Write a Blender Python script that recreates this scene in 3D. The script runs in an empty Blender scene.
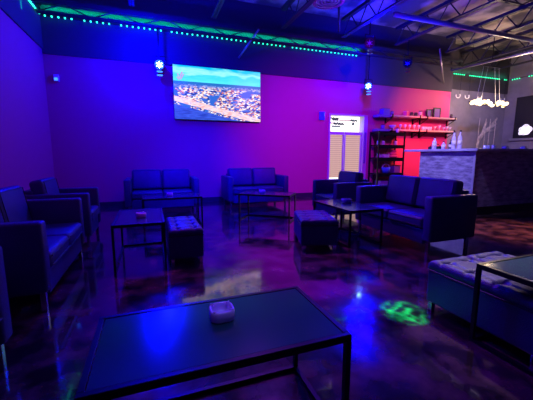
import bpy, bmesh, math, random
from mathutils import Vector, Matrix
random.seed(7)
R = math.radians
col = bpy.context.scene.collection
sc = bpy.context.scene

# ---------------------------------------------------------------- camera
cam = bpy.data.cameras.new('camera'); camo = bpy.data.objects.new('camera', cam); col.objects.link(camo)
cam.sensor_width = 36; cam.lens = 312.0 / 533 * 36; cam.clip_start = 0.02
pitch = math.atan((200 - 154.5) / 312.0)
camo.location = (0, 0, 1.15)
camo.rotation_euler = (R(90) - pitch, 0, R(-20.2))
sc.camera = camo

# ---------------------------------------------------------------- view, world
sc.view_settings.view_transform = 'Standard'; sc.view_settings.look = 'None'
sc.view_settings.gamma = 1; sc.view_settings.use_curve_mapping = False
sc.view_settings.exposure = 0.0
w = bpy.data.worlds.new('night_world'); sc.world = w; w.use_nodes = True
w.node_tree.nodes['Background'].inputs[0].default_value = (0.01, 0.004, 0.05, 1)
w.node_tree.nodes['Background'].inputs[1].default_value = 0.3

# ---------------------------------------------------------------- lights
def light(name, kind, loc, color, energy, size=0.1, target=None, angle=60, blend=0.6, size_y=None, spread=None):
    l = bpy.data.lights.new(name, kind); o = bpy.data.objects.new(name, l); col.objects.link(o)
    l.color = color; l.energy = energy; o.location = loc
    if kind == 'AREA':
        l.size = size
        if size_y: l.shape = 'RECTANGLE'; l.size_y = size_y
        if spread: l.spread = R(spread)
    else:
        l.shadow_soft_size = size
    if name.startswith('green_floor'):     # patterned laser head
        l.use_nodes = True; nt = l.node_tree; N = nt.nodes
        tc = N.new('ShaderNodeTexCoord'); n = N.new('ShaderNodeTexNoise'); n.inputs['Scale'].default_value = 70; n.inputs['Detail'].default_value = 4
        r = N.new('ShaderNodeMapRange'); r.inputs[1].default_value = 0.42; r.inputs[2].default_value = 0.66; r.inputs[3].default_value = 0.06; r.inputs[4].default_value = 2.2
        nt.links.new(tc.outputs['Normal'], n.inputs['Vector']); nt.links.new(n.outputs['Fac'], r.inputs[0]); nt.links.new(r.outputs[0], N['Emission'].inputs['Strength'])
    if kind == 'SPOT': l.spot_size = R(angle); l.spot_blend = blend
    if target is not None:
        o.rotation_euler = (Vector(target) - Vector(loc)).to_track_quat('-Z', 'Y').to_euler()
    return o

BLUE = (0.0, 0.0, 1.0)
# for the two blue wall fixtures: beams into the room, spill lights beside them
light('blue_beam_left', 'SPOT', (0.27, 7.0, 3.0), BLUE, 520, 0.05, (0.4, 2.0, 0.3), 84, 1.0)
light('blue_beam_right', 'SPOT', (5.45, 6.95, 3.7), BLUE, 420, 0.04, (3.0, 2.0, 0.3), 120, 1.0)  # set above its lamp, without a fixture, for its floor reflection
light('blue_spill_left', 'POINT', (0.0, 6.75, 3.35), BLUE, 400, 0.05)
light('blue_spill_right', 'POINT', (5.3, 6.7, 3.5), BLUE, 230, 0.05)
# mostly unseen fill lights without fixtures, added to tint walls, floor and furniture
light('blue_wall_spot', 'SPOT', (0.3, 2.0, 3.9), (0.008, 0.0, 1.0), 1400, 0.1, (1.2, 7.6, 1.6), 66, 1.0)
light('violet_wall_spot', 'SPOT', (3.4, 2.0, 3.9), (0.42, 0.006, 1.0), 1500, 0.1, (4.3, 7.6, 1.5), 56, 1.0)
light('magenta_wall_fill', 'SPOT', (6.4, 2.6, 3.9), (1.0, 0.16, 0.42), 1100, 0.1, (8.2, 7.6, 1.9), 40, 1.0)  # added reddish wash over the right part of the back wall
light('red_left_fill', 'SPOT', (1.6, 1.0, 3.9), (0.36, 0.0, 0.40), 120, 0.1, (-1.9, 4.8, 2.0), 90, 1.0)  # added dim red fill for the left wall
light('blue_room_wash', 'AREA', (1.2, 3.2, 3.85), (0.06, 0.005, 1.0), 26, 4.5, (1.2, 3.2, 0), size_y=3.0)  # added soft overhead fill for the blue-violet ambience
light('blue_ceiling_wash', 'AREA', (2.4, 3.9, 3.3), (0.01, 0.003, 1.0), 150, 7.0, (2.4, 3.9, 4.7), size_y=4.5)  # added upward fill that turns joists and deck blue
light('blue_seat_spot', 'SPOT', (1.1, 2.4, 3.9), (0.01, 0.0, 1.0), 2200, 0.1, (1.2, 6.6, 0.75), 36, 0.9)
light('violet_floor_fill', 'SPOT', (1.4, 4.4, 3.9), (0.42, 0.04, 1.0), 420, 0.12, (1.8, 3.0, 0), 76, 1.0)  # added for the purple sheen of the floor
light('lilac_bar_wall_fill', 'SPOT', (8.6, 4.0, 3.9), (0.45, 0.38, 1.0), 420, 0.1, (10.6, 8.0, 2.0), 60, 0.9)  # added fill that turns the grey wall bluish
light('red_shelf_spot', 'SPOT', (7.3, 5.6, 3.0), (1.0, 0.10, 0.04), 520, 0.05, (7.8, 7.6, 0.9), 62, 0.9)
light('bar_front_spot', 'SPOT', (3.6, 3.9, 3.9), (0.42, 0.36, 1.0), 900, 0.1, (5.6, 4.9, 0.9), 34, 0.8)
light('table_fill', 'SPOT', (0.6, 0.2, 3.8), (0.20, 0.20, 1.0), 130, 0.3, (0.35, 1.1, 0.47), 17, 0.9)  # added to colour the foreground table and its ashtray
light('green_floor_spot', 'SPOT', (2.3, 3.2, 3.9), (0.0, 1.0, 0.20), 8000, 0.01, (1.70, 1.68, 0.0), 5.0, 0.8)
light('warm_floor_spot', 'SPOT', (5.1, 2.9, 3.9), (1.0, 0.30, 0.14), 1300, 0.1, (5.2, 3.0, 0), 32, 1.0)
light('violet_ottoman_spot', 'SPOT', (3.4, 2.9, 3.9), (0.85, 0.66, 0.85), 420, 0.08, (2.35, 1.35, 0.4), 20, 0.8)
light('led_glow_back', 'AREA', (1.85, 7.50, 3.96), (0.0, 1.0, 0.42), 18, 7.3, (1.85, 7.62, 3.97), size_y=0.03, spread=110)
light('led_glow_left', 'AREA', (-1.80, 6.6, 3.9), (0.0, 1.0, 0.45), 1.5, 0.03, (-1.9, 6.6, 3.92), size_y=2.0)
light('led_glow_bar', 'AREA', (10.6, 7.9, 3.85), (0.0, 1.0, 0.42), 1.5, 2.9, (10.6, 8.0, 3.9), size_y=0.03)
# ---------------------------------------------------------------- materials
def mat(name, color, rough=0.5, metal=0.0, emit=None, es=0.0, noise=None, bump=0.0, bscale=40.0, rnoise=None, coat=0.0, trans=0.0, alpha=None, spec=None):
    m = bpy.data.materials.new(name); m.use_nodes = True
    nt = m.node_tree; b = nt.nodes['Principled BSDF']
    b.inputs['Base Color'].default_value = (*color, 1); b.inputs['Roughness'].default_value = rough
    b.inputs['Metallic'].default_value = metal
    if coat: b.inputs['Coat Weight'].default_value = coat; b.inputs['Coat Roughness'].default_value = 0.05
    if trans: b.inputs['Transmission Weight'].default_value = trans
    if spec is not None: b.inputs['Specular IOR Level'].default_value = spec
    if emit: b.inputs['Emission Color'].default_value = (*emit, 1); b.inputs['Emission Strength'].default_value = es
    tc = nt.nodes.new('ShaderNodeTexCoord')
    if noise:
        c2, scale, lo, hi = noise
        n = nt.nodes.new('ShaderNodeTexNoise'); n.inputs['Scale'].default_value = scale; n.inputs['Detail'].default_value = 6
        nt.links.new(tc.outputs['Object'], n.inputs['Vector'])
        r = nt.nodes.new('ShaderNodeValToRGB'); r.color_ramp.elements[0].position = lo; r.color_ramp.elements[1].position = hi
        r.color_ramp.elements[0].color = (*color, 1); r.color_ramp.elements[1].color = (*c2, 1)
        nt.links.new(n.outputs['Fac'], r.inputs['Fac']); nt.links.new(r.outputs['Color'], b.inputs['Base Color'])
    if rnoise:
        r0, r1, scale = rnoise
        n = nt.nodes.new('ShaderNodeTexNoise'); n.inputs['Scale'].default_value = scale; n.inputs['Detail'].default_value = 5
        nt.links.new(tc.outputs['Object'], n.inputs['Vector'])
        mr = nt.nodes.new('ShaderNodeMapRange'); mr.inputs[1].default_value = 0.35; mr.inputs[2].default_value = 0.65
        mr.inputs[3].default_value = r0; mr.inputs[4].default_value = r1
        nt.links.new(n.outputs['Fac'], mr.inputs[0]); nt.links.new(mr.outputs[0], b.inputs['Roughness'])
    if bump:
        n = nt.nodes.new('ShaderNodeTexNoise'); n.inputs['Scale'].default_value = bscale; n.inputs['Detail'].default_value = 4
        nt.links.new(tc.outputs['Object'], n.inputs['Vector'])
        bp = nt.nodes.new('ShaderNodeBump'); bp.inputs['Strength'].default_value = bump; bp.inputs['Distance'].default_value = 0.02
        nt.links.new(n.outputs['Fac'], bp.inputs['Height']); nt.links.new(bp.outputs['Normal'], b.inputs['Normal'])
    return m

M = {}
M['floor'] = mat('polished_concrete', (0.016, 0.010, 0.012), 0.2, noise=((0.17, 0.095, 0.08), 4.5, 0.42, 0.68), rnoise=(0.06, 0.22, 3.0), bump=0.09, bscale=5.0, coat=0.6)
M['red_wall'] = mat('red_wall_paint', (0.62, 0.045, 0.24), 0.55, bump=0.05, bscale=60)
M['dark_wall'] = mat('dark_upper_paint', (0.055, 0.045, 0.072), 0.8, bump=0.1, bscale=20)
M['grey_wall'] = mat('grey_purple_paint', (0.22, 0.19, 0.26), 0.7, noise=((0.30, 0.26, 0.34), 3, 0.3, 0.7))
M['ceiling'] = mat('dark_ceiling_deck', (0.10, 0.09, 0.12), 0.8, noise=((0.52, 0.44, 0.42), 0.9, 0.46, 0.58))  # pale blotches put the warm-lit patches of the deck into its colour
M['steel'] = mat('painted_joist_steel', (0.03, 0.027, 0.045), 0.5, 0.2)
M['leather'] = mat('dark_leather', (0.026, 0.026, 0.11), 0.42, bump=0.25, bscale=120, noise=((0.038, 0.036, 0.15), 6, 0.3, 0.7))
M['leather_seam'] = mat('leather_piping', (0.012, 0.012, 0.022), 0.5)
M['chrome'] = mat('brushed_chrome', (0.75, 0.75, 0.78), 0.18, 1.0)
M['black_metal'] = mat('black_metal_frame', (0.015, 0.015, 0.02), 0.35, 0.6)
M['table_top'] = mat('dark_laminate_top', (0.020, 0.085, 0.095), 0.16, spec=0.6)
M['ashtray'] = mat('frosted_white_glass', (0.88, 0.60, 0.98), 0.25, coat=0.4)
M['ash_dark'] = mat('dark_violet_glass', (0.12, 0.10, 0.45), 0.2, coat=0.5)
M['black'] = mat('matt_black_plastic', (0.012, 0.012, 0.016), 0.45)
M['white'] = mat('white_satin_paint', (0.80, 0.78, 0.80), 0.4)
M['frame_white'] = mat('pale_door_frame', (0.62, 0.58, 0.66), 0.35)
M['counter'] = mat('pale_counter_slab', (0.50, 0.46, 0.60), 0.25, noise=((0.36, 0.32, 0.46), 5, 0.3, 0.7))
M['kick'] = mat('dark_kick_board', (0.03, 0.025, 0.04), 0.5)
M['lens'] = mat('lit_lamp_lens', (0.6, 0.8, 1), 0.3, emit=(0.30, 0.65, 1.0), es=30)
M['lens_ring'] = mat('lit_blue_ring', (0.1, 0.2, 0.9), 0.3, emit=(0.04, 0.22, 1.0), es=2.2)
M['led'] = mat('green_led', (0, 1, 0.5), 0.3, emit=(0.03, 1.0, 0.40), es=2.4)
M['bulb'] = mat('warm_bulb', (1, 0.8, 0.5), 0.3, emit=(1.0, 0.74, 0.36), es=4)
M['bottle_clear'] = mat('pale_bottle_glass', (0.70, 0.62, 0.80), 0.12, coat=0.5)
M['bottle_dark'] = mat('dark_bottle_glass', (0.03, 0.03, 0.04), 0.12, coat=0.5)
M['label_paper'] = mat('bottle_label_paper', (0.8, 0.72, 0.62), 0.6)
M['glassware'] = mat('bright_glassware', (0.75, 0.78, 0.92), 0.08, coat=0.6)
M['shelf'] = mat('pale_wood_shelf', (0.72, 0.58, 0.52), 0.45, noise=((0.60, 0.46, 0.40), 8, 0.3, 0.7))
M['violet_box'] = mat('violet_card', (0.22, 0.10, 0.45), 0.5)
M['brown_box'] = mat('brown_card', (0.28, 0.12, 0.08), 0.6)
M['pink_item'] = mat('pink_cloth', (0.85, 0.12, 0.28), 0.7)
M['blue_item'] = mat('blue_plastic', (0.05, 0.25, 0.80), 0.3)
M['grey_duct'] = mat('galvanised_duct', (0.45, 0.45, 0.52), 0.35, 0.7)
M['ink'] = mat('window_lettering', (0.05, 0.16, 0.08), 0.6)
M['ink_red'] = mat('window_lettering_red', (0.5, 0.05, 0.18), 0.6)
M['pale_relief'] = mat('pale_wall_relief', (0.80, 0.66, 0.62), 0.6, noise=((0.45, 0.36, 0.42), 12, 0.35, 0.7))
M['screen_off'] = mat('dark_screen', (0.02, 0.018, 0.03), 0.2)
M['screen_graphic'] = mat('lit_screen_graphic', (0.9, 0.88, 0.95), 0.4, emit=(0.85, 0.80, 0.95), es=0.8)
M['logo'] = mat('screen_logo', (0.8, 0.3, 0.5), 0.4, emit=(0.75, 0.25, 0.50), es=0.9)
M['day_glass'] = mat('daylit_window_glass', (0.3, 0.3, 0.28), 0.2, emit=(1.0, 0.97, 0.88), es=1.5)

def slat_mat():
    m = mat('daylit_tan_blind', (0.10, 0.08, 0.06), 0.7); nt = m.node_tree; b = nt.nodes['Principled BSDF']
    tc = nt.nodes.new('ShaderNodeTexCoord'); wv = nt.nodes.new('ShaderNodeTexWave'); wv.bands_direction = 'Z'
    wv.inputs['Scale'].default_value = 5.5; wv.inputs['Distortion'].default_value = 0.3
    nt.links.new(tc.outputs['Object'], wv.inputs['Vector'])
    r = nt.nodes.new('ShaderNodeValToRGB'); r.color_ramp.elements[0].color = (0.66, 0.36, 0.28, 1); r.color_ramp.elements[1].color = (0.98, 0.64, 0.46, 1)
    nt.links.new(wv.outputs['Fac'], r.inputs['Fac']); nt.links.new(r.outputs['Color'], b.inputs['Emission Color'])
    b.inputs['Emission Strength'].default_value = 0.72
    return m
M['blind'] = slat_mat()

def bar_mat(name, c0, c1):
    m = mat(name, c0, 0.5); nt = m.node_tree; b = nt.nodes['Principled BSDF']
    tc = nt.nodes.new('ShaderNodeTexCoord'); mp = nt.nodes.new('ShaderNodeMapping'); mp.inputs['Scale'].default_value = (1.3, 1.3, 5)
    n = nt.nodes.new('ShaderNodeTexNoise'); n.inputs['Scale'].default_value = 3.5; n.inputs['Detail'].default_value = 8; n.inputs['Roughness'].default_value = 0.65
    nt.links.new(tc.outputs['Object'], mp.inputs['Vector']); nt.links.new(mp.outputs['Vector'], n.inputs['Vector'])
    r = nt.nodes.new('ShaderNodeValToRGB'); r.color_ramp.elements[0].position = 0.38; r.color_ramp.elements[1].position = 0.68
    r.color_ramp.elements[0].color = (*c0, 1); r.color_ramp.elements[1].color = (*c1, 1)
    nt.links.new(n.outputs['Fac'], r.inputs['Fac']); nt.links.new(r.outputs['Color'], b.inputs['Base Color'])
    bp = nt.nodes.new('ShaderNodeBump'); bp.inputs['Strength'].default_value = 0.3
    nt.links.new(n.outputs['Fac'], bp.inputs['Height']); nt.links.new(bp.outputs['Normal'], b.inputs['Normal'])
    return m
M['bar_panel'] = bar_mat('distressed_bar_panel', (0.16, 0.13, 0.24), (0.50, 0.46, 0.62))

def tv_mat():
    """aerial view of a city by the water under a turquoise sky"""
    m = bpy.data.materials.new('city_broadcast'); m.use_nodes = True; nt = m.node_tree; N = nt.nodes; L = nt.links
    b = N['Principled BSDF']; b.inputs['Base Color'].default_value = (0.01, 0.01, 0.01, 1); b.inputs['Roughness'].default_value = 0.3
    tc = N.new('ShaderNodeTexCoord'); sep = N.new('ShaderNodeSeparateXYZ'); L.new(tc.outputs['Object'], sep.inputs[0])
    def math_(op, a, c=None, clamp=False):
        n = N.new('ShaderNodeMath'); n.operation = op; n.use_clamp = clamp
        for i, v in enumerate((a, c)):
            if v is None: continue
            if isinstance(v, (int, float)): n.inputs[i].default_value = v
            else: L.new(v, n.inputs[i])
        return n.outputs[0]
    def ramp(fac, els, interp='LINEAR'):
        r = N.new('ShaderNodeValToRGB'); r.color_ramp.interpolation = interp
        while len(r.color_ramp.elements) < len(els): r.color_ramp.elements.new(0.5)
        for e, (p_, c) in zip(r.color_ramp.elements, els): e.position = p_; e.color = (*c, 1)
        L.new(fac, r.inputs['Fac']); return r.outputs['Color']
    def mix(f, a, c):
        n = N.new('ShaderNodeMix'); n.data_type = 'RGBA'; n.clamp_factor = True
        L.new(f, n.inputs[0]); L.new(a, n.inputs[6]); L.new(c, n.inputs[7]); return n.outputs[2]
    X, Z = sep.outputs[0], sep.outputs[2]            # X -1.03..1.03, Z -0.59..0.59
    v = math_('DIVIDE', math_('ADD', Z, 0.59), 1.18)  # 0 bottom, 1 top
    nz = N.new('ShaderNodeTexNoise'); nz.inputs['Scale'].default_value = 3.0; nz.inputs['Detail'].default_value = 4
    mp = N.new('ShaderNodeMapping'); mp.inputs['Scale'].default_value = (0.7, 1, 3.5); L.new(tc.outputs['Object'], mp.inputs['Vector']); L.new(mp.outputs[0], nz.inputs['Vector'])
    sky = ramp(math_('ADD', v, math_('MULTIPLY', math_('SUBTRACT', nz.outputs['Fac'], 0.5), 0.35)), [(0.70, (0.10, 0.85, 0.85)), (0.84, (0.05, 0.70, 0.95)), (0.90, (0.35, 0.95, 0.95)), (1.0, (0.0, 0.55, 0.90))])
    vo = N.new('ShaderNodeTexVoronoi'); vo.inputs['Scale'].default_value = 22; mp2 = N.new('ShaderNodeMapping'); mp2.inputs['Scale'].default_value = (1.0, 1, 2.2)
    L.new(tc.outputs['Object'], mp2.inputs['Vector']); L.new(mp2.outputs[0], vo.inputs['Vector'])
    s2 = N.new('ShaderNodeSeparateColor'); L.new(vo.outputs['Color'], s2.inputs[0])
    city = ramp(s2.outputs[0], [(0.0, (0.01, 0.03, 0.22)), (0.22, (0.04, 0.14, 0.65)), (0.40, (0.25, 0.35, 0.85)), (0.50, (0.95, 0.62, 0.45)), (0.64, (1.0, 0.92, 0.90)), (0.84, (0.60, 0.18, 0.16))], 'CONSTANT')
    far = ramp(s2.outputs[1], [(0.0, (0.02, 0.10, 0.45)), (0.5, (0.06, 0.20, 0.60)), (0.9, (0.40, 0.45, 0.90))])
    # broad water / trees patches
    n3 = N.new('ShaderNodeTexNoise'); n3.inputs['Scale'].default_value = 2.4; n3.inputs['Detail'].default_value = 2; L.new(mp2.outputs[0], n3.inputs['Vector'])
    patch = ramp(n3.outputs['Fac'], [(0.56, (0, 0, 0)), (0.60, (1, 1, 1))])
    water = N.new('ShaderNodeRGB'); water.outputs[0].default_value = (0.03, 0.14, 0.62, 1)
    city2 = mix(patch, city, water.outputs[0])
    land = mix(math_('MULTIPLY', math_('SUBTRACT', v, 0.58), 14, True), city2, far)
    # quay and road: pale curved band at the lower left
    quay = math_('ADD', math_('ADD', Z, 0.36), math_('MULTIPLY', X, 0.22))
    band = math_('LESS_THAN', math_('ABSOLUTE', quay), 0.06)
    nb = N.new('ShaderNodeTexNoise'); nb.inputs['Scale'].default_value = 9; L.new(mp.outputs[0], nb.inputs['Vector'])
    road = ramp(nb.outputs['Fac'], [(0.35, (0.85, 0.42, 0.40)), (0.55, (1.0, 0.80, 0.75)), (0.65, (0.55, 0.40, 0.75))])
    land = mix(band, land, road)
    low = math_('LESS_THAN', quay, -0.12)
    sea = ramp(nb.outputs['Fac'], [(0.3, (0.02, 0.05, 0.45)), (0.7, (0.05, 0.12, 0.75))])
    land = mix(low, land, sea)
    hz = N.new('ShaderNodeRGB'); hz.outputs[0].default_value = (0.02, 0.16, 0.50, 1)
    land = mix(math_('GREATER_THAN', v, 0.66), land, hz.outputs[0])
    out = mix(math_('GREATER_THAN', v, 0.71), land, sky)
    L.new(out, b.inputs['Emission Color']); b.inputs['Emission Strength'].default_value = 1.15
    return m
M['tv'] = tv_mat()

# ---------------------------------------------------------------- mesh helpers
def merge(bm, tmp, mtx=None):
    if mtx is not None: tmp.transform(mtx)
    me = bpy.data.meshes.new('tmp'); tmp.to_mesh(me); tmp.free(); bm.from_mesh(me); bpy.data.meshes.remove(me)
def bx(bm, x0, x1, y0, y1, z0, z1, bev=0.0, seg=2, mtx=None):
    t = bmesh.new(); bmesh.ops.create_cube(t, size=1)
    for v in t.verts: v.co = Vector(((x0 + x1) / 2 + v.co.x * (x1 - x0), (y0 + y1) / 2 + v.co.y * (y1 - y0), (z0 + z1) / 2 + v.co.z * (z1 - z0)))
    if bev: bmesh.ops.bevel(t, geom=t.edges[:], offset=bev, segments=seg, profile=0.5, affect='EDGES', clamp_overlap=True)
    merge(bm, t, mtx)
def tube(bm, pts, r, seg=8, r_end=None):
    pts = [Vector(p) for p in pts]; rings = []
    for i, p in enumerate(pts):
        d = (pts[min(i + 1, len(pts) - 1)] - pts[max(i - 1, 0)]).normalized()
        a = d.orthogonal().normalized() if i == 0 else (rings_a - d * rings_a.dot(d)).normalized()
        rings_a = a; b = d.cross(a)
        rr = r if r_end is None else r + (r_end - r) * i / (len(pts) - 1)
        rings.append([bm.verts.new(p + (a * math.cos(2 * math.pi * k / seg) + b * math.sin(2 * math.pi * k / seg)) * rr) for k in range(seg)])
    for i in range(len(rings) - 1):
        for k in range(seg): bm.faces.new((rings[i][k], rings[i][(k + 1) % seg], rings[i + 1][(k + 1) % seg], rings[i + 1][k]))
    bm.faces.new(rings[0][::-1]); bm.faces.new(rings[-1])
def lathe(bm, prof, seg=24, loc=(0, 0, 0), mtx=None, ring=False):
    t = bmesh.new(); rings = []
    for r, z in prof:
        rings.append([t.verts.new((loc[0] + max(r, 1e-4) * math.cos(2 * math.pi * k / seg), loc[1] + max(r, 1e-4) * math.sin(2 * math.pi * k / seg), loc[2] + z)) for k in range(seg)])
    for i in range(len(rings) - 1):
        for k in range(seg): t.faces.new((rings[i][k], rings[i][(k + 1) % seg], rings[i + 1][(k + 1) % seg], rings[i + 1][k]))
    if ring:                                              # closed profile: an annulus
        for k in range(seg): t.faces.new((rings[-1][k], rings[-1][(k + 1) % seg], rings[0][(k + 1) % seg], rings[0][k]))
    else: t.faces.new(rings[0][::-1]); t.faces.new(rings[-1])
    merge(bm, t, mtx)
def obj(name, bm, m, parent=None, smooth=False):
    bmesh.ops.recalc_face_normals(bm, faces=bm.faces[:])
    me = bpy.data.meshes.new(name); bm.to_mesh(me); bm.free(); me.materials.append(m)
    if smooth:
        for p in me.polygons: p.use_smooth = True
    o = bpy.data.objects.new(name, me); col.objects.link(o)
    if parent: o.parent = parent
    return o
def boxobj(name, dims, m, parent=None, bev=0.0, smooth=False, mtx=None):
    bm = bmesh.new(); bx(bm, *dims, bev=bev, mtx=mtx); return obj(name, bm, m, parent, smooth)
def tag(o, label, cat, group=None):
    o['label'] = label; o['category'] = cat
    if group: o['group'] = group
    return o
def thing(name, label, cat, loc=(0, 0, 0), rz=0.0, group=None):
    o = bpy.data.objects.new(name, None); o.empty_display_size = 0.1; col.objects.link(o)
    o.location = loc; o.rotation_euler = (0, 0, rz); return tag(o, label, cat, group)
def struct(name, dims, m, parent=None, bev=0.0):
    o = boxobj(name, dims, m, parent, bev)
    if not parent: o['kind'] = 'structure'
    return o
def dup(root, loc, rz, label, group=None):
    r = root.copy(); col.objects.link(r); r.location = loc; r.rotation_euler = (0, 0, rz); r['label'] = label
    if group: r['group'] = group
    for ch in root.children:
        c = ch.copy(); col.objects.link(c); c.parent = r
        for g in ch.children:
            d = g.copy(); col.objects.link(d); d.parent = c
    return r

# ================================================================ SETTING
YB, YR, XL, XE, XR, ZC = 7.64, 8.0, -1.9, 9.05, 12.2, 4.7
struct('floor', (-2.3, 12.6, -3.2, 8.5, -0.2, 0), M['floor'])
struct('ceiling', (-2.3, 12.6, -3.2, 8.5, ZC, ZC + 0.2), M['ceiling'])
struct('wall_left', (XL - 0.2, XL, -3.0, YB, 0, ZC), M['red_wall'])
struct('wall_front', (XL - 0.2, XR + 0.2, -3.2, -3.0, 0, ZC), M['dark_wall'])
struct('wall_right', (XR, XR + 0.2, -3.0, YR + 0.2, 0, ZC), M['grey_wall'])
bm = bmesh.new()
DX0, DX1, DZ = 4.62, 5.90, 2.26
bx(bm, XL - 0.2, DX0, YB, YB + 0.25, 0, ZC); bx(bm, DX1, XE, YB, YB + 0.25, 0, ZC); bx(bm, DX0, DX1, YB, YB + 0.25, DZ, ZC)
o = obj('wall_back', bm, M['red_wall']); o['kind'] = 'structure'
struct('wall_bar', (XE, XR, YR, YR + 0.2, 0, ZC), M['grey_wall'])
struct('trim_1', (XL + 0.001, XE, YB - 0.025, YB - 0.001, 3.12, ZC - 0.001), M['dark_wall'])   # dark painted upper band, back wall
struct('trim_2', (XL + 0.001, XL + 0.025, -2.99, YB - 0.026, 3.2, ZC - 0.001), M['dark_wall'])
struct('trim_3', (XE + 0.005, XR - 0.002, YR - 0.03, YR - 0.001, 3.3, ZC - 0.001), M['dark_wall'])
struct('baseboard_back', (XL + 0.03, DX0 - 0.08, YB - 0.02, YB - 0.001, 0.001, 0.11), M['kick'])
struct('baseboard_left', (XL + 0.001, XL + 0.02, -2.98, YB - 0.03, 0.001, 0.11), M['kick'])

# door: two leaves with daylit tan blinds, a bright transom with lettering
door = boxobj('door_1', (DX0, DX1, YB + 0.19, YB + 0.24, 0.0, DZ), M['day_glass']); door['kind'] = 'structure'
fr = bmesh.new()
bx(fr, DX0, DX0 + 0.05, YB - 0.03, YB + 0.19, 0.001, DZ, 0.004); bx(fr, DX1 - 0.13, DX1, YB - 0.03, YB + 0.19, 0.001, DZ, 0.004)
bx(fr, DX0 + 0.05, DX1 - 0.13, YB - 0.03, YB + 0.19, DZ - 0.04, DZ, 0.004)
obj('frame', fr, M['frame_white'], door)
mid = 5.17
for x0, x1 in ((DX0 + 0.06, mid - 0.01), (mid + 0.01, DX1 - 0.14)):
    lf = bmesh.new()
    bx(lf, x0, x0 + 0.035, YB + 0.04, YB + 0.09, 0.01, 1.78); bx(lf, x1 - 0.035, x1, YB + 0.04, YB + 0.09, 0.01, 1.78)
    bx(lf, x0 + 0.035, x1 - 0.035, YB + 0.04, YB + 0.09, 1.70, 1.78); bx(lf, x0 + 0.05, x1 - 0.05, YB + 0.04, YB + 0.09, 0.01, 0.2)
    L_ = obj('door_leaf', lf, M['frame_white'], door)
    boxobj('blind', (x0 + 0.037, x1 - 0.037, YB + 0.075, YB + 0.085, 0.5, 1.70), M['blind'], L_)
boxobj('push_bar', (DX1 - 0.115, DX1 - 0.05, YB - 0.06, YB - 0.031, 0.9, 1.78), M['violet_box'], door, 0.006)
# illegible hand lettering on the transom glass
def squiggle(bm, x0, x1, z, amp, n, yy, r=0.013):
    r *= 1.9; pts = []
    for i in range(n + 1):
        t = i / n; pts.append((x0 + (x1 - x0) * t + random.uniform(-.01, .01), yy, z + amp * math.sin(i * 2.1 + z * 9) * random.uniform(.5, 1)))
    tube(bm, pts, r, 5)
lt = bmesh.new(); yy = YB + 0.175
squiggle(lt, 4.72, 5.05, 2.16, 0.022, 12, yy, 0.010); squiggle(lt, 4.84, 5.02, 2.13, 0.035, 9, yy, 0.012); squiggle(lt, 5.45, 5.66, 2.12, 0.03, 8, yy, 0.012)
squiggle(lt, 4.90, 5.24, 2.01, 0.03, 12, yy); squiggle(lt, 4.84, 5.10, 1.94, 0.02, 10, yy, 0.010); squiggle(lt, 5.52, 5.56, 2.02, 0.06, 5, yy)
obj('window_lettering', lt, M['ink'], door)
lt = bmesh.new(); squiggle(lt, 5.03, 5.48, 2.115, 0.006, 8, yy, 0.006); squiggle(lt, 4.70, 4.90, 2.03, 0.02, 8, yy, 0.007)
obj('window_lettering', lt, M['ink_red'], door)

# ================================================================ CEILING STEEL
def joist(label, ax, c, a0, a1, zb, zt, group, name='roof_joist', step=0.62, cr=0.028):
    """open web joist; ax 'y' runs along Y at X=c, ax 'x' runs along X at Y=c"""
    P = (lambda a, z, d=0: (c + d, a, z)) if ax == 'y' else (lambda a, z, d=0: (a, c + d, z))
    t = thing(name, label, 'ceiling joist', P((a0 + a1) / 2, zb), 0, group); off = Vector(t.location)
    def chord(nm, z, h):
        bm = bmesh.new()
        for d in (-cr, cr):
            if ax == 'y': bx(bm, c + d - cr * .8, c + d + cr * .8, a0, a1, z - h, z + h)
            else: bx(bm, a0, a1, c + d - cr * .8, c + d + cr * .8, z - h, z + h)
        bmesh.ops.translate(bm, verts=bm.verts[:], vec=-off); obj(nm, bm, M['steel'], t)
    chord('top_chord', zt, 0.035); chord('bottom_chord', zb, 0.016)
    bm = bmesh.new(); n = int((a1 - a0) / step)
    for i in range(n):
        s = a0 + (a1 - a0) * i / n; e = a0 + (a1 - a0) * (i + 1) / n; m_ = (s + e) / 2
        tube(bm, [P(s, zb), P(m_, zt)], 0.013, 6); tube(bm, [P(m_, zt), P(e, zb)], 0.013, 6)
    bmesh.ops.translate(bm, verts=bm.verts[:], vec=-off); obj('web', bm, M['steel'], t)
    return t
names = ['above the near tables at far left', 'left of the round duct', 'just right of the round duct', 'above the double door', 'above the wall rack', 'over the bar corner', 'over the lit bar lamp', 'nearest the right wall']
for i, X in enumerate((-0.2, 1.4, 3.0, 4.6, 6.25, 8.05, 9.7, 11.2)):
    joist('dark open-web steel joist running front to back, ' + names[i], 'y', X, -2.9, (7.05 if X < 9 else 7.9), 4.02, 4.42, 'steel joists running front to back')
joist('long violet-lit steel truss along the back wall above the green lights', 'x', 7.30, -1.85, 9.0, 3.775, 3.96, 'steel trusses running left to right', 'roof_truss', 0.9, 0.035)
joist('wide steel truss crossing overhead from left to right towards the bar lamp', 'x', 5.15, -1.85, 12.1, 4.48, 4.66, 'steel trusses running left to right', 'roof_truss', 0.8, 0.022)
def rod(name, label, cat, a, b, r, m, group=None):
    a, b = Vector(a), Vector(b); bm = bmesh.new(); tube(bm, [Vector((0, 0, 0)), b - a], r, 10); o = obj(name, bm, m, None, True); o.location = a
    return tag(o, label, cat, group)
rod('ceiling_pipe', 'long pale pipe running left to right under the ceiling deck', 'pipe', (4.75, 5.45, 3.95), (12.1, 5.45, 3.95), 0.05, M['grey_duct'])
rod('ceiling_pipe', 'thin pipe running towards the green lights above the bar', 'pipe', (10.3, 2.2, 3.85), (8.9, 7.9, 3.75), 0.03, M['grey_duct'])
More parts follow.
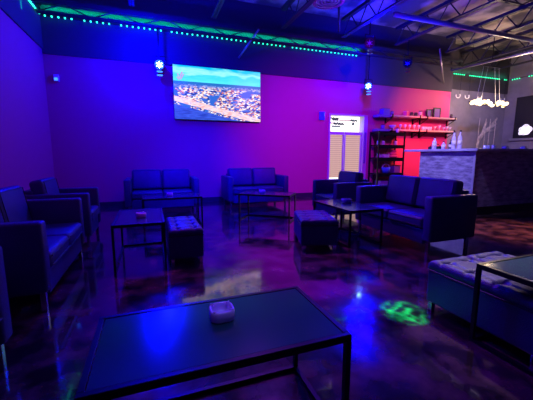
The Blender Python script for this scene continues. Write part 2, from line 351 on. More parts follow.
rod('ceiling_brace', 'pale diagonal brace hanging from the back truss above the television', 'brace', (2.45, 7.15, 3.96), (2.08, 7.58, 3.42), 0.022, M['grey_duct'])
rod('ceiling_brace', 'dark diagonal brace just right of the round duct', 'brace', (3.86, 6.1, 4.36), (4.2, 6.6, 3.95), 0.025, M['steel'])
rod('ceiling_brace', 'pale diagonal brace above the wall shelves', 'brace', (7.3, 6.6, 3.9), (8.6, 7.55, 3.35), 0.022, M['grey_duct'])
# round duct drop
t = thing('round_duct', 'round metal duct end with bright rim hanging at the top of the ceiling', 'duct', (3.42, 5.78, 4.10))
bm = bmesh.new(); lathe(bm, [(0.27, 0.60), (0.27, 0.04), (0.24, 0.04), (0.24, 0.60)], 32, ring=True); obj('duct_body', bm, M['grey_duct'], t, False)
bm = bmesh.new(); lathe(bm, [(0.25, 0.0), (0.31, 0.0), (0.31, 0.045), (0.25, 0.045)], 32, ring=True); obj('rim', bm, M['chrome'], t)
bm = bmesh.new()
for r_ in (0.06, 0.12, 0.18): lathe(bm, [(r_, 0.01), (r_ + 0.03, 0.01), (r_ + 0.045, 0.03), (r_ + 0.01, 0.03)], 28, ring=True)
tube(bm, [(-0.25, 0, 0.025), (0.25, 0, 0.025)], 0.008); tube(bm, [(0, -0.25, 0.025), (0, 0.25, 0.025)], 0.008)
obj('grille', bm, M['grey_duct'], t)

# ================================================================ LED STRIPS
def led_strip(label, a, b, gaps, pitch=0.085, max_n=100):
    a, b = Vector(a), Vector(b); t = thing('led_strip', label, 'light strip', (a + b) / 2, 0, 'green light strips'); d = (b - a).normalized(); L = (b - a).length
    bm = bmesh.new(); tube(bm, [-d * L / 2, d * L / 2], 0.010, 6); obj('strip', bm, M['black'], t)
    proto = None; n = int(L / pitch); c = 0
    for i in range(n):
        s = (i + .5) * pitch
        if any(g0 < s / L < g1 for g0, g1 in gaps) or c >= max_n: continue
        if proto is None:
            bm = bmesh.new(); bx(bm, -0.014, 0.014, -0.014, 0.014, -0.014, 0.014, 0.005); proto = obj('led', bm, M['led'], t); o = proto
        else:
            o = proto.copy(); col.objects.link(o); o.parent = t
        o.location = d * (s - L / 2) + Vector((0, -0.018, -0.012)) ; c += 1
led_strip('long green light strip running along the top of the back wall', (-1.84, 7.585, 3.82), (5.55, 7.585, 3.82), [(0.07, 0.085), (0.165, 0.185), (0.235, 0.25), (0.31, 0.325), (0.70, 0.71), (0.80, 0.81)], 0.112)
led_strip('short green light strip along the top of the left wall', (-1.85, 5.8, 3.82), (-1.85, 7.56, 3.82), [], 0.075)
led_strip('green light strip high on the grey wall above the bar lamp', (9.15, 7.94, 3.78), (12.1, 7.94, 3.78), [(0.27, 0.33), (0.86, 0.9)], 0.09)
led_strip('green light strip high on the right wall', (12.15, 6.6, 3.78), (12.15, 7.9, 3.78), [(0.6, 0.75)], 0.075)

# ================================================================ TELEVISION
t = thing('television', 'large wall television showing a city from the air', 'television', (1.59, 7.585, 2.545))
boxobj('casing', (-1.036, 1.036, -0.02, 0.03, -0.597, 0.597), M['black'], t, 0.006)
boxobj('screen', (-1.03, 1.03, -0.024, -0.0205, -0.59, 0.59), M['tv'], t)
bm = bmesh.new()
tube(bm, [(-0.93, -0.028, 0.40), (-0.90, -0.028, 0.30), (-0.83, -0.028, 0.44)], 0.014, 5); tube(bm, [(-0.87, -0.028, 0.28), (-0.80, -0.028, 0.40)], 0.012, 5); tube(bm, [(-0.95, -0.028, 0.33), (-0.90, -0.028, 0.27)], 0.012, 5)
obj('screen_logo', bm, M['logo'], t)

# ================================================================ BLUE WALL LAMPS
def wall_lamp(loc, label, lit=True, aim=(0, 0, 1.15), top=3.76):
    t = thing('stage_lamp', label, 'stage lamp', loc, 0, 'stage lamps')
    d = (Vector(aim) - Vector(loc)).normalized(); q = d.to_track_quat('Z', 'Y').to_matrix().to_4x4()
    bm = bmesh.new(); lathe(bm, [(0.05, -0.20), (0.085, -0.17), (0.095, 0.0), (0.105, 0.03), (0.095, 0.03), (0.09, 0.0), (0.02, -0.01)], 24, mtx=q); obj('housing', bm, M['black'], t, False)
    bm = bmesh.new()
    lathe(bm, [(0.0, 0.005), (0.036, 0.005), (0.036, 0.012), (0.0, 0.02)], 20, mtx=q); obj('lens', bm, M['lens'] if lit else M['violet_box'], t)
    for k in range(6):
        bm = bmesh.new(); a = R(60 * k + 30); lathe(bm, [(0.0, 0.005), (0.011, 0.005), (0.011, 0.014), (0, 0.018)], 10, (0.056 * math.cos(a), 0.056 * math.sin(a), 0), mtx=q); obj('lens_bead', bm, M['lens'] if lit else M['violet_box'], t)
    bm = bmesh.new()
    for r_ in (0.080,): lathe(bm, [(r_, 0.008), (r_ + 0.008, 0.008), (r_ + 0.008, 0.02), (r_, 0.02)], 24, mtx=q, ring=True)
    obj('lens_ring', bm, M['lens_ring'] if lit else M['black'], t)
    bm = bmesh.new(); tube(bm, [(-0.12, 0, 0), (-0.12, 0, 0.17), (0.12, 0, 0.17), (0.12, 0, 0)], 0.012, 6); tube(bm, [(0, 0, 0.17), (0, 0, top - loc[2])], 0.014, 6); obj('yoke', bm, M['black_metal'], t)
    for k in (0, 1):
        bm = bmesh.new(); lathe(bm, [(0.03, -0.004), (0.06, -0.004), (0.06, 0.004), (0.03, 0.004)], 18, (0, -0.03, -0.145 - 0.075 * k), ring=True)
        obj('lower_reflector', bm, M['lens_ring'] if lit else M['black'], t)
wall_lamp((0.27, 7.3, 3.03), 'lit blue stage lamp left of the television')
wall_lamp((5.62, 7.3, 2.98), 'lit blue stage lamp above the double door')
wall_lamp((4.6, 6.0, 3.55), 'added unlit stage lamp at the blue-lit patch just right of the round duct', False, top=4.02)  # lamp body added where the deck only shows a blue-lit patch
wall_lamp((6.25, 6.6, 3.45), 'small unlit stage lamp hanging above the black rack', False, top=4.02)

# ================================================================ BAR
t = thing('bar_counter', 'tall bar counter with distressed lilac panels and pale slab top', 'bar', (5.61, 4.11, 0))
BXE, BYE = 4.9, 1.27
boxobj('side_panel', (0, 0.05, 0.05, BYE, 0.16, 1.21), M['bar_panel'], t)
boxobj('front_panel', (0, BXE, 0, 0.05, 0.16, 1.21), M['bar_panel'], t)
bm = bmesh.new(); bx(bm, 0.04, BXE, 0.05, 0.45, 0.0, 0.16); bx(bm, 0.04, 0.45, 0.45, BYE, 0, 0.16); obj('kick_board', bm, M['kick'], t)
bm = bmesh.new(); bx(bm, -0.07, BXE, -0.07, 0.5, 1.21, 1.26, 0.008); bx(bm, -0.07, 0.5, 0.5, BYE + 0.42, 1.21, 1.26, 0.008); obj('countertop', bm, M['counter'], t)
bm = bmesh.new(); bx(bm, 0.45, BXE, 0.42, 0.46, 0.0, 1.21); bx(bm, 0.42, 0.46, 0.46, BYE, 0, 1.21); bx(bm, 0.05, 0.42, BYE - 0.05, BYE, 0.16, 1.21); obj('inner_panel', bm, M['kick'], t)
bm = bmesh.new()
bx(bm, -0.012, 0.0, -0.012, 0.03, 0.16, 1.21); obj('corner_trim', bm, M['counter'], t)

def bottle_bm(h, r, neck=0.36):
    bm = bmesh.new(); lathe(bm, [(r * .9, 0), (r, 0.01), (r, h * 0.58), (r * 0.85, h * 0.66), (r * neck, h * 0.76), (r * neck, h * 0.95), (0.0, h * .95)], 18); return bm
def bottle(x, y, z, h, r, label, m, group='bottles on the bar'):
    t = thing('bottle', label, 'bottle', (x, y, z), 0, group)
    obj('glass_body', bottle_bm(h, r), m, t, True)
    bm = bmesh.new(); lathe(bm, [(r * .42, h * .93), (r * .42, h), (0, h)], 12); obj('cap', bm, M['black'], t)
    bm = bmesh.new(); lathe(bm, [(r * 1.02, h * .2), (r * 1.02, h * .48)], 18); obj('paper_label', bm, M['label_paper'], t, True)
ZT = 1.26
bottle(5.80, 5.20, ZT, 0.26, 0.045, 'pale bottle at the far left end of the bar top', M['bottle_clear'])
bottle(5.88, 4.80, ZT, 0.36, 0.042, 'left one of the two tall pale bottles on the bar', M['bottle_clear'])
bottle(5.90, 4.68, ZT, 0.37, 0.042, 'right one of the two tall pale bottles on the bar', M['bottle_clear'])
bottle(5.86, 5.02, ZT, 0.17, 0.04, 'short pale bottle just left of the two tall ones', M['bottle_clear'])
bottle(5.95, 4.92, ZT, 0.20, 0.04, 'small dark bottle close to the tall pair', M['bottle_dark'])
t = thing('bar_caddy', 'low black caddy on the bar left of the bottles', 'caddy', (5.93, 5.30, ZT))
bm = bmesh.new(); bx(bm, -0.06, 0.06, -0.13, 0.13, 0, 0.07, 0.01); obj('tray', bm, M['black'], t)
bm = bmesh.new(); tube(bm, [(0, -0.12, 0.07), (0, -0.09, 0.11), (0, 0.09, 0.11), (0, 0.12, 0.07)], 0.008); obj('handle', bm, M['black'], t)
for k, (x, y, nm) in enumerate(((6.15, 4.33, 'left'), (6.27, 4.35, 'middle'), (6.39, 4.33, 'right'))):
    bm = bmesh.new(); lathe(bm, [(0.028, 0), (0.032, 0.01), (0.036, 0.07), (0.032, 0.07), (0.028, 0.012), (0, 0.012)], 16); o = obj('tumbler', bm, M['glassware'], None, True); o.location = (x, y, ZT)
    tag(o, f'small white tumbler on the bar front, {nm} of three', 'glass', 'tumblers on the bar')
for k, (x, lab) in enumerate(((6.72, 'small pale napkin box on the bar below the wall screen'), (7.28, 'pale napkin box at the right end of the visible bar'))):
    t = thing('napkin_box', lab, 'napkin box', (x, 4.32, ZT), 0.2, 'napkin boxes')
    boxobj('box', (-0.07, 0.07, -0.04, 0.04, 0, 0.04), M['white'], t, 0.006); boxobj('napkins', (-0.05, 0.05, -0.03, 0.03, 0.04, 0.055), M['frame_white'], t)

# chandelier over the bar
t = thing('bar_chandelier', 'bright warm cluster lamp hanging on cables over the bar', 'chandelier', (9.45, 6.7, 2.62))
light('chandelier_glow', 'POINT', (9.45, 6.45, 2.80), (1.0, 0.70, 0.42), 110, 0.2)
for cx in (-0.42, 0.42):
    fr_ = bmesh.new()
    tube(fr_, [(cx - 0.36, 0, 0.03), (cx + 0.36, 0, -0.03)], 0.016)
    for k in range(7):
        a = -0.33 + 0.11 * k; tube(fr_, [(cx + a, 0, 0), (cx + a + random.uniform(-.06, .06), random.uniform(-.15, .15), random.uniform(-.05, .10))], 0.009, 6)
    obj('lamp_arm', fr_, M['black_metal'], t)
    for k in range(11):
        bm = bmesh.new(); lathe(bm, [(0.015, 0), (0.044, 0.03), (0.054, 0.07), (0.036, 0.115), (0, 0.13)], 12); b_ = obj('bulb', bm, M['bulb'], t, True)
        q = -1 + 2 * k / 10
        b_.location = (cx + 0.34 * q, random.uniform(-.12, .12), random.uniform(-.08, .06) * (1.2 - abs(q))); b_.rotation_euler = (random.uniform(-1, 1), random.uniform(-1.4, 1.4), 0)
    for dx in (-0.09, 0.09):
        bm = bmesh.new(); tube(bm, [(cx + dx, 0, 0), (cx * .55 + dx, 0, 1.05)], 0.0045, 6); obj('cable', bm, M['grey_duct'], t)
boxobj('ceiling_bar', (-0.4, 0.4, -0.02, 0.02, 1.05, 1.08), M['black_metal'], t)
bm = bmesh.new(); tube(bm, [(0, 0, 1.08), (0, 0, 1.9)], 0.012, 6); tube(bm, [(0, 0, 1.9), (0, 0, 2.078)], 0.03, 6); obj('drop_rod', bm, M['black_metal'], t)

# curled hooks catching the light behind the lamp
for x, lab in ((8.62, 'curled pale hook hanging at the edge of the red wall'), (8.99, 'second curled pale hook left of the bar lamp'), (9.53, 'curled pale hook directly behind the left bulbs'), (10.56, 'curled pale hook behind the right bulbs')):
    t = thing('ceiling_hook', lab, 'hook', (x * 1.06, 7.45, 2.98), 0, 'curled hooks behind the bar lamp')
    bm = bmesh.new(); tube(bm, [(0.09 * math.cos(a), 0, 0.07 * math.sin(a)) for a in [R(k) for k in range(-200, 41, 20)]], 0.013, 6); obj('curl', bm, M['white'], t, True)
    bm = bmesh.new(); tube(bm, [(0.09 * math.cos(R(40)), 0, 0.07 * math.sin(R(40))), (0.09, 0, 1.715)], 0.005, 6); obj('rod', bm, M['black_metal'], t)

# pale relief on the grey wall
t = thing('wall_relief', 'pale branching relief on the grey wall below the bar lamp', 'wall decoration', (11.3, YR - 0.03, 1.5))
bm = bmesh.new()
for pts, r0, r1 in ((((-0.38, 0, 0.15), (-0.1, 0, 0.45), (0.15, 0, 0.6), (0.5, 0, 0.95)), 0.09, 0.04), (((-0.2, 0, 0.35), (-0.05, 0, 0.8)), 0.07, 0.05), (((0.0, 0, 0.5), (0.35, 0, 0.5)), 0.05, 0.03), (((-0.35, 0, 0.2), (-0.42, 0, -0.2)), 0.08, 0.04), (((0.15, 0, 0.6), (0.5, 0, 0.75)), 0.06, 0.03)):
    tube(bm, pts, r0, 10, r1)
for v in bm.verts: v.co.y *= 0.2
obj('branch', bm, M['pale_relief'], t, True)
bm = bmesh.new()
for x in (-0.42, -0.1, 0.12, 0.4): tube(bm, [(x, -0.01, -0.4), (x + 0.02, -0.01, 0.9)], 0.012, 6)
obj('stem', bm, M['pale_relief'], t)

# wall screen on the right wall
t = thing('wall_screen', 'dark wall screen with a white graphic at its lower left', 'screen', (12.17, 6.55, 2.42))
boxobj('casing', (-0.03, 0.03, -1.05, 1.05, -0.70, 0.70), M['screen_off'], t, 0.01)
boxobj('ledge', (-0.06, 0.03, -1.15, 1.15, -0.78, -0.71), M['grey_duct'], t)
bm = bmesh.new()
for (y, z, r_) in ((0.78, -0.42, 0.10), (0.66, -0.36, 0.12), (0.55, -0.42, 0.10), (0.70, -0.50, 0.11), (0.60, -0.52, 0.08), (0.82, -0.54, 0.06)):
    lathe(bm, [(0, 0.0), (r_, 0.0), (r_, 0.004), (0, 0.004)], 14, mtx=Matrix.Translation((-0.031, y, z)) @ Matrix.Rotation(R(-90), 4, 'Y'))
obj('screen_graphic', bm, M['screen_graphic'], t)

# ================================================================ WALL SHELVES + CONTENTS
def shelf(z, x0, x1, label):
    t = thing('wall_shelf', label, 'shelf', (x0, YB - 0.30, z), 0, 'long wall shelves')
    L = x1 - x0
    boxobj('shelf_board', (0, L, 0, 0.27, -0.045, 0), M['shelf'], t, 0.005)
    boxobj('shaded_end', (-0.42, -0.005, 0.02, 0.27, -0.07, 0), M['violet_box'], t, 0.005)  # left end of the plank, its shade put into the violet colour
    for x in (L * .02, L * 0.42, L * 0.53, L * .97):
        bm = bmesh.new(); bx(bm, x - 0.02, x + 0.02, -0.012, 0.29, -0.075, -0.046); bx(bm, x - 0.02, x + 0.02, 0.27, 0.298, -0.22, -0.07); tube(bm, [(x, 0.02, -0.07), (x, 0.28, -0.21)], 0.01, 6); bx(bm, x - 0.02, x + 0.02, -0.014, -0.002, -0.075, 0.03); obj('bracket', bm, M['black_metal'], t)
ZU, ZL = 2.27, 1.875
shelf(ZU, 6.48, 9.04, 'upper long pale wall shelf beside the double door')
shelf(ZL, 6.48, 9.04, 'lower long pale wall shelf above the black rack')
YS = YB - 0.17
def jar(x, z, h, r, m, label, lid=M['black'], grp='things on the upper wall shelf', name='jar'):
    t = thing(name, label, name, (x, YS, z), 0, grp)
    bm = bmesh.new(); lathe(bm, [(r * .9, 0), (r, 0.008), (r, h * .82), (r * .75, h * .88)], 16); obj('body', bm, m, t, True)
    bm = bmesh.new(); lathe(bm, [(r * .8, h * .86), (r * .8, h), (0, h)], 14); obj('lid', bm, lid, t)
def carton(x, z, w_, h, d, m, label, rz=0.0):
    t = thing('box', label, 'box', (x, YS, z), rz, 'things on the upper wall shelf')
    boxobj('carton', (-w_ / 2, w_ / 2, -d / 2, d / 2, 0, h), m, t, 0.004); boxobj('flap', (-w_ / 2 + .005, w_ / 2 - .005, -d / 2 + 0.005, d / 2 - .005, h, h + 0.008), M['white'] if m is not M['violet_box'] else M['black'], t)
carton(6.36, ZU, 0.24, 0.17, 0.16, M['violet_box'], 'violet-lit box at the left end of the upper wall shelf')  # purple light on this box put into its violet colour
jar(6.62, ZU, 0.12, 0.05, M['violet_box'], 'small violet jar near the left end of the upper wall shelf')
carton(7.12, ZU, 0.10, 0.13, 0.12, M['pink_item'], 'small reddish box standing in the middle left of the upper wall shelf', 0.3)
jar(7.34, ZU, 0.12, 0.055, M['bottle_dark'], 'squat dark jar right of the small reddish box')
jar(7.50, ZU, 0.12, 0.055, M['bottle_dark'], 'squat dark jar left of the tall tan jar')
jar(7.68, ZU, 0.17, 0.055, M['shelf'], 'tan jar in the middle of the upper wall shelf')
def framed(x, z, w_, h, label):
    t = thing('picture_frame', label, 'frame', (x, YS + 0.06, z), 0, 'frames on the upper wall shelf')
    fm = bmesh.new()
    for d in ((-w_ / 2, w_ / 2, 0, 0.03, 0, 0.03), (-w_ / 2, w_ / 2, 0, 0.03, h - 0.03, h), (-w_ / 2, -w_ / 2 + 0.03, 0, 0.03, 0.03, h - 0.03), (w_ / 2 - 0.03, w_ / 2, 0, 0.03, 0.03, h - 0.03)): bx(fm, *d)
    obj('frame', fm, M['black'], t); boxobj('picture', (-w_ / 2 + 0.03, w_ / 2 - 0.03, 0.01, 0.025, 0.03, h - 0.03), M['violet_box'], t)
framed(8.10, ZU, 0.20, 0.25, 'dark square frame on the upper wall shelf, left of the taller one')
framed(8.42, ZU, 0.28, 0.31, 'taller dark frame on the upper wall shelf')
jar(8.95, ZU, 0.13, 0.04, M['bottle_dark'], 'lone dark jar at the right end of the upper wall shelf')
# lower shelf: stem glasses and bowls
g0 = None
ORD9 = ('leftmost', 'second', 'third', 'fourth', 'middle', 'sixth', 'seventh', 'eighth', 'rightmost')
def stem(bm, h, r): lathe(bm, [(r * .8, 0), (r * .8, 0.006), (0.006, 0.012), (0.006, h * .45), (r * .8, h * .6), (r, h * .8), (r * .85, h), (r * .8, h), (r * .93, h * .8), (r * .7, h * .62), (0, h * .5)], 14)
for k in range(9):
    if g0 is None:
        bm = bmesh.new(); stem(bm, 0.15, 0.04); o = g0 = obj('wine_glass', bm, M['glassware'], None, True)
    else: o = g0.copy(); col.objects.link(o)
    o.location = (6.92 + 0.087 * k, YS + (0.05 if k % 2 else -0.04), ZL)
    tag(o, ORD9[k] + ' stem glass of the nine in the row on the lower wall shelf', 'glass', 'stem glasses on the lower wall shelf')
t0 = None
for k, x in enumerate((7.82, 7.92, 8.02, 8.12)):
    if t0 is None:
        bm = bmesh.new(); lathe(bm, [(0.035, 0), (0.045, 0.11), (0.04, 0.11), (0.03, 0.01), (0, 0.01)], 14); o = t0 = obj('tumbler', bm, M['glassware'], None, True)
    else: o = t0.copy(); col.objects.link(o)
    o.location = (x, YS, ZL); tag(o, ('leftmost', 'second from left', 'third from left', 'rightmost')[k] + ' of the four clear tumblers on the lower wall shelf', 'glass', 'tumblers on the lower wall shelf')
for x, h, lab in ((8.30, 0.13, 'clear cocktail glass just right of the tumblers on the lower wall shelf'), (8.48, 0.16, 'tall clear cocktail glass on the right half of the lower wall shelf'), (8.66, 0.11, 'low clear cocktail glass left of the pair at the lower shelf end'), (8.80, 0.14, 'clear cocktail glass, left of the pair at the lower shelf end'), (8.93, 0.12, 'clear cocktail glass at the right tip of the lower wall shelf')):
    bm = bmesh.new(); lathe(bm, [(0.035, 0), (0.035, 0.006), (0.006, 0.01), (0.006, h * .5), (0.055, h), (0.05, h), (0, h * .55)], 14); o = obj('cocktail_glass', bm, M['glassware'], None, True); o.location = (x, YS, ZL); tag(o, lab, 'glass', 'cocktail glasses on the lower wall shelf')
t = thing('punch_bowl', 'pale footed bowl at the left end of the lower wall shelf', 'bowl', (6.66, YS, ZL))
bm = bmesh.new(); lathe(bm, [(0.05, 0), (0.05, 0.01), (0.03, 0.03), (0.09, 0.07), (0.11, 0.12), (0.10, 0.12), (0.08, 0.075), (0, 0.045)], 20); obj('bowl', bm, M['glassware'], t, True)
bm = bmesh.new(); tube(bm, [(0.02, 0, 0.06), (0.13, 0, 0.16), (0.15, 0, 0.15)], 0.007); obj('ladle', bm, M['chrome'], t)
jar(6.32, ZL, 0.13, 0.06, M['violet_box'], 'violet jar at the dark left tip of the lower wall shelf', grp='jars left of the bowl')

# black rack below the shelves
RX, RY = 5.98, 7.2
t = thing('shelving_rack', 'black open metal rack of four shelves right of the double door', 'rack', (RX, RY, 0))
for x in (0, 0.9):
    for y in (0, 0.36): boxobj('upright', (x, x + 0.035, y, y + 0.035, 0, 1.80), M['black_metal'], t)
for z in (1.77, 1.42, 1.06, 0.62, 0.22):
    bm = bmesh.new(); bx(bm, 0.036, 0.899, 0.01, 0.385, z - 0.03, z); bx(bm, 0.036, 0.899, 0.0, 0.012, z - 0.10, z - 0.03); obj('rack_shelf', bm, M['black_metal'], t)
bm = bmesh.new(); tube(bm, [(0.05, 0.39, 0.25), (0.9, 0.39, 1.75)], 0.008); tube(bm, [(0.9, 0.39, 0.25), (0.05, 0.39, 1.75)], 0.008); obj('cross_brace', bm, M['black_metal'], t)
def on_rack(name, label, cat, x, y, z): return thing(name, label, cat, (RX + x, RY + y, z + 0.001), 0.0, 'things on the black rack')
t = on_rack('folded_towels', 'crumpled pink towel heap on the second rack shelf from the top', 'towel', 0.62, 0.17, 1.42 - 0.36)
bm = bmesh.new(); bx(bm, -0.15, 0.15, -0.1, 0.1, 0, 0.08, 0.035, 4); bx(bm, -0.10, 0.13, -0.09, 0.08, 0.08, 0.15, 0.03, 4); obj('towel_stack', bm, M['pink_item'], t, True)
bm = bmesh.new(); bx(bm, -0.02, 0.12, -0.08, 0.06, 0.15, 0.21, 0.025, 4); obj('top_towel', bm, M['pink_item'], t, True)
t = on_rack('blue_basket', 'round blue basket with handle on the middle rack shelf', 'basket', 0.42, 0.15, 0.62)
bm = bmesh.new(); lathe(bm, [(0.09, 0), (0.13, 0.16), (0.12, 0.16), (0.08, 0.02), (0, 0.02)], 20); obj('basket', bm, M['blue_item'], t, True)
bm = bmesh.new(); tube(bm, [(0.12 * math.cos(a), 0, 0.16 + 0.1 * math.sin(a)) for a in [R(k) for k in range(0, 181, 20)]], 0.01); obj('handle', bm, M['white'], t)
t = on_rack('storage_crate', 'dark crate beside the blue basket on the rack', 'crate', 0.745, 0.17, 0.62)
boxobj('crate_body', (-0.11, 0.11, -0.12, 0.12, 0, 0.2), M['violet_box'], t, 0.01); boxobj('crate_lid', (-0.12, 0.12, -0.13, 0.13, 0.2, 0.22), M['black'], t, 0.005)
t = on_rack('storage_crate', 'wide dark crate on the bottom rack shelf', 'crate', 0.40, 0.18, 0.22)
boxobj('crate_body', (-0.22, 0.22, -0.13, 0.13, 0, 0.18), M['violet_box'], t, 0.01); boxobj('crate_lid', (-0.23, 0.23, -0.14, 0.14, 0.18, 0.2), M['black'], t, 0.005)
t = on_rack('storage_crate', 'flat pale carton under the pink towels', 'box', 0.35, 0.18, 1.06)
boxobj('crate_body', (-0.10, 0.10, -0.12, 0.12, 0, 0.09), M['white'], t, 0.01); boxobj('crate_lid', (-0.105, 0.105, -0.125, 0.125, 0.09, 0.1), M['frame_white'], t, 0.005)
for x, z, lab in ((0.10, 1.42, 'pale jar at the left of the second rack shelf'), (0.27, 1.42, 'pale jar right of the leftmost jar on the second rack shelf'), (0.72, 1.42, 'pale jar at the right of the second rack shelf'), (0.12, 1.06, 'pale jar at the left of the middle rack shelf'), (0.75, 1.77, 'small pale jar on top of the rack')):
    t = on_rack('jar', lab, 'jar', x, 0.14, z)
    bm = bmesh.new(); lathe(bm, [(0.04, 0), (0.045, 0.01), (0.045, 0.11), (0.03, 0.12)], 14); obj('body', bm, M['bottle_clear'], t, True)
    bm = bmesh.new(); lathe(bm, [(0.034, 0.118), (0.034, 0.14), (0, 0.14)], 14); obj('lid', bm, M['black'], t)
# wall outlet between rack and bar
t = thing('wall_outlet', 'small dark outlet on the red wall beside the bar', 'outlet', (8.02, YB - 0.012, 0.42))
boxobj('plate', (-0.05, 0.05, 0, 0.011, -0.07, 0.07), M['black'], t, 0.003); boxobj('socket', (-0.03, 0.03, -0.004, 0, -0.05, 0.05), M['white'], t)
t = thing('wall_control_box', 'small blue-lit control box on the wall left of the double door', 'control box', (4.40, YB - 0.045, 2.18))
boxobj('box_body', (-0.085, 0.085, 0, 0.044, -0.11, 0.11), M['blue_item'], t, 0.012); boxobj('box_cover', (-0.06, 0.06, -0.006, 0, -0.085, 0.085), M['blue_item'], t, 0.003)
# small sensor on left back corner
t = thing('motion_sensor', 'small blue-lit sensor in the back left corner of the wall', 'sensor', (-1.70, YB - 0.06, 2.67))
boxobj('sensor_body', (-0.05, 0.05, 0, 0.058, -0.07, 0.07), M['white'], t, 0.015); boxobj('sensor_window', (-0.03, 0.03, -0.006, 0, -0.05, 0.0), M['lens_ring'], t)

# ================================================================ SEATING
def leg_bm(x, y, h):
    bm = bmesh.new(); bx(bm, x - 0.018, x + 0.018, y - 0.018, y + 0.018, 0, h, 0.003); return bm
def make_sofa(label, W, n, D=0.72, group='dark leather sofas'):
    """front faces local -Y, origin at floor centre"""
    t = thing('leather_sofa' if n > 1 else 'leather_armchair', label, 'sofa' if n > 1 else 'armchair', (0, 0, 0), 0, group)
    hw, hd, A = W / 2, D / 2, 0.12
    for s in (-1, 1):
        x0, x1 = (s * hw, s * (hw - A)) if s < 0 else (hw - A, hw)
        boxobj('armrest', (x0, x1, -hd, hd, 0.16, 0.68), M['leather'], t, 0.022, True)
    inner = hw - A
    boxobj('base', (-inner, inner, -hd + 0.02, hd, 0.11, 0.29), M['leather'], t, 0.012)
    boxobj('back_panel', (-inner, inner, hd - 0.12, hd, 0.29, 0.72), M['leather'], t, 0.02)
    cw = 2 * inner / n
    for k in range(n):
        x0 = -inner + cw * k + 0.004; x1 = x0 + cw - 0.008
        c = boxobj('seat_cushion', (x0, x1, -hd - 0.005, hd - 0.14, 0.292, 0.43), M['leather'], t, 0.035, True)
        bm = bmesh.new()
        for z in (0.325, 0.398): tube(bm, [(x0 + 0.02, -hd - 0.008, z), (x1 - 0.02, -hd - 0.008, z)], 0.005, 6)
        obj('piping', bm, M['leather_seam'], c)
        T = Matrix.Translation((0, hd - 0.135, 0.43)) @ Matrix.Rotation(R(-9), 4, 'X')
        bm = bmesh.new(); bx(bm, x0, x1, -0.155, 0.0, 0.0, 0.405, 0.045, 4, mtx=T); c = obj('back_cushion', bm, M['leather'], t, True)
        bm = bmesh.new(); pts = [T @ Vector(p) for p in ((x0 + 0.03, -0.158, 0.03), (x0 + 0.03, -0.158, 0.375), (x1 - 0.03, -0.158, 0.375), (x1 - 0.03, -0.158, 0.03))]
        tube(bm, pts, 0.004, 6); obj('piping', bm, M['leather_seam'], c)
    for x in (-hw + 0.07, hw - 0.07):
        for y in (-hd + 0.05, hd - 0.05): obj('leg', leg_bm(x, y, 0.162), M['chrome'], t)
    return t
SW, CW = 1.40, 0.84
s1 = make_sofa('dark leather loveseat against the back wall below the stage lamp left of the television', SW, 2); s1.location = (0.20, 6.72, 0)
dup(s1, (2.20, 6.78, 0), R(0), 'dark leather loveseat against the back wall beside the double door')
dup(s1, (-1.10, 3.24, 0), R(90), 'dark leather loveseat along the left wall, beyond the nearest one')
dup(s1, (-1.12, 1.30, 0), R(90), 'nearest dark leather loveseat, cut off by the left edge')
dup(s1, (3.27, 3.27, 0), R(-90), 'dark leather loveseat at the right with its back to the bar')
a1 = make_sofa('dark leather armchair by the left wall towards the back corner', CW, 1, group='dark leather armchairs'); a1.location = (-1.10, 4.73, 0); a1.rotation_euler = (0, 0, R(90))
dup(a1, (3.22, 4.83, 0), R(-90), 'dark leather armchair seen in front of the double door')

def make_ottoman(label, W=0.35, D=0.74, H=0.385):
    t = thing('tufted_ottoman', label, 'ottoman', (0, 0, 0), 0, 'tufted dark leather ottomans'); hw, hd = W / 2, D / 2
    boxobj('body', (-hw, hw, -hd, hd, 0.07, H - 0.07), M['leather'], t, 0.015)
    bm = bmesh.new(); nx, ny = 28, 56; vs = []
    tx = [(-0.25 * W), 0.25 * W]; ty = [(-0.375 + 0.25 * k) * D for k in range(4)]
    def hgt(x, y):
        ex = min(hw - abs(x), hd - abs(y)); z = H - 0.025 * max(0, 1 - ex / 0.03) ** 2
        dmin = min(math.hypot(x - a, y - b) for a in tx for b in ty); z -= 0.030 * math.exp(-(dmin / 0.026) ** 2)
        u = abs(math.sin(math.pi * ((x - tx[0]) / (tx[1] - tx[0])))); v = abs(math.sin(math.pi * (y - ty[0]) / (0.25 * D)))
        z -= 0.010 * (max(0, 1 - u * 3.5) + max(0, 1 - v * 3.5)); return z
    for j in range(ny + 1):
        vs.append([bm.verts.new((-hw + W * i / nx, -hd + D * j / ny, hgt(-hw + W * i / nx, -hd + D * j / ny))) for i in range(nx + 1)])
    for j in range(ny):
        for i in range(nx): bm.faces.new((vs[j][i], vs[j][i + 1], vs[j + 1][i + 1], vs[j + 1][i]))
    edge = [vs[0][i] for i in range(nx + 1)] + [vs[j][nx] for j in range(1, ny + 1)] + [vs[ny][i] for i in range(nx - 1, -1, -1)] + [vs[j][0] for j in range(ny - 1, 0, -1)]
    low = [bm.verts.new((v.co.x, v.co.y, H - 0.075)) for v in edge]
    for k in range(len(edge)): bm.faces.new((edge[k - 1], edge[k], low[k], low[k - 1]))
    bm.faces.new(low); c = obj('tufted_cushion', bm, M['leather'], t, True)
    bm = bmesh.new()
    for a in tx:
        for b in ty: lathe(bm, [(0.012, 0), (0.010, 0.006), (0, 0.008)], 10, (a, b, H - 0.036))
    obj('buttons', bm, M['leather_seam'], c)
    bm = bmesh.new(); tube(bm, [(-hw, -hd, H - 0.072), (hw, -hd, H - 0.072), (hw, hd, H - 0.072), (-hw, hd, H - 0.072), (-hw, -hd, H - 0.072)], 0.006, 6); obj('piping', bm, M['leather_seam'], c)
    for x in (-hw + 0.03, hw - 0.03):
        for y in (-hd + 0.03, hd - 0.03): obj('leg', leg_bm(x, y, 0.07), M['chrome'], t)
    return t
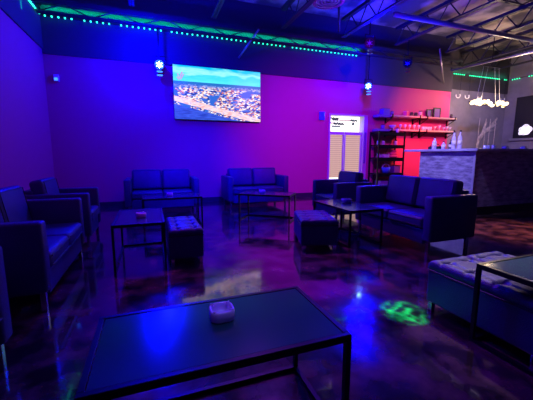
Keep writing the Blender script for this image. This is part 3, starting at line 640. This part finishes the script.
o1 = make_ottoman('tufted dark ottoman beside the left coffee table'); o1.location = (0.31, 3.62, 0)
oj = dup(o1, (1.95, 3.50, 0), R(-18), 'tufted dark ottoman left of the table in front of the bar loveseat'); oj.scale = (1.28, 0.92, 1)
dup(o1, (2.055, 1.29, 0), 0, 'left one of the two tufted ottomans tucked under the right table')
dup(o1, (2.42, 1.29, 0), 0, 'right one of the two tufted ottomans tucked under the right table')

def make_table(label, W, D, H=0.47, group='black framed coffee tables'):
    t = thing('coffee_table', label, 'coffee table', (0, 0, 0), 0, group); hw, hd, q = W / 2, D / 2, 0.022
    boxobj('tabletop', (-hw + q + 0.002, hw - q - 0.002, -hd + q + 0.002, hd - q - 0.002, H - 0.020, H - 0.002), M['table_top'], t, 0.002)
    bm = bmesh.new()
    bx(bm, -hw, hw, -hd, -hd + q, H - 0.03, H, 0.002); bx(bm, -hw, hw, hd - q, hd, H - 0.03, H, 0.002)
    bx(bm, -hw, -hw + q, -hd + q, hd - q, H - 0.03, H, 0.002); bx(bm, hw - q, hw, -hd + q, hd - q, H - 0.03, H, 0.002)
    obj('top_frame', bm, M['black_metal'], t)
    for x in (-hw, hw - q):
        for y in (-hd, hd - q): boxobj('leg', (x, x + q, y, y + q, 0, H - 0.03), M['black_metal'], t)
    for x in (-hw, hw - q): boxobj('floor_rail', (x, x + q, -hd + q, hd - q, 0.001, q), M['black_metal'], t)
    boxobj('floor_rail', (-hw + q, hw - q, hd - q, hd, 0.001, q), M['black_metal'], t)
    return t
c1 = make_table('large coffee table in the foreground holding a white ashtray', 0.925, 0.478); c1.location = (0.226, 1.164, 0)
c2 = make_table('coffee table at the left with the tufted ottoman beside it', 0.50, 0.93); c2.location = (-0.145, 3.74, 0)
dup(c2, (2.50, 3.62, 0), 0, 'coffee table in front of the bar loveseat')
c2b = dup(c1, (1.925, 5.175, 0), R(-37.5), 'coffee table standing at an angle by the back loveseat near the double door')
dup(c1, (0.30, 5.35, 0), 0, 'coffee table in front of the back loveseat left of centre')
c3 = make_table('coffee table at the right edge over the two tufted ottomans', 0.95, 0.55, 0.50); c3.location = (2.29, 0.985, 0)

def make_ashtray(label, m, s=1.0, h=0.048):
    t = thing('ashtray', label, 'ashtray', (0, 0, 0), 0, 'ashtrays on the coffee tables')
    bm = bmesh.new(); lathe(bm, [(0.046 * s, 0), (0.053 * s, 0.006), (0.055 * s, h - 0.008), (0.052 * s, h), (0.046 * s, h), (0.043 * s, h - 0.006), (0.041 * s, 0.016), (0, 0.014)], 40)
    for v in bm.verts:                                    # rounded-square plan
        a = math.atan2(v.co.y, v.co.x); f = 1 + 0.07 * math.cos(4 * a + math.pi); v.co.x *= f; v.co.y *= f
    obj('bowl', bm, m, t, True)
    bm = bmesh.new()
    pass
    bm.free()
    for k in range(4):
        a = R(45 + 90 * k); c, s_ = math.cos(a), math.sin(a); bm = bmesh.new()
        tube(bm, [(0.040 * s * c, 0.040 * s * s_, h + 0.001), (0.056 * s * c, 0.056 * s * s_, h + 0.001)], 0.0045, 6)
        obj('cigarette_rest', bm, m, t)
    return t
x1 = make_ashtray('white frosted ashtray on the large foreground table', M['ashtray']); x1.location = (0.248, 1.218, 0.469)
x2 = dup(x1, (-0.13, 3.64, 0.469), 0.3, 'bright blue-lit ashtray on the left coffee table')
dup(x1, (0.27, 5.42, 0.469), 0, 'blue-lit ashtray on the table in front of the back loveseat left of centre')
dup(x1, (1.86, 5.28, 0.469), 0.2, 'blue-lit ashtray on the angled table near the back wall')
x3 = make_ashtray('dark violet ashtray on the table in front of the bar loveseat', M['ash_dark'], 1.25, 0.06); x3.location = (2.58, 3.72, 0.469)
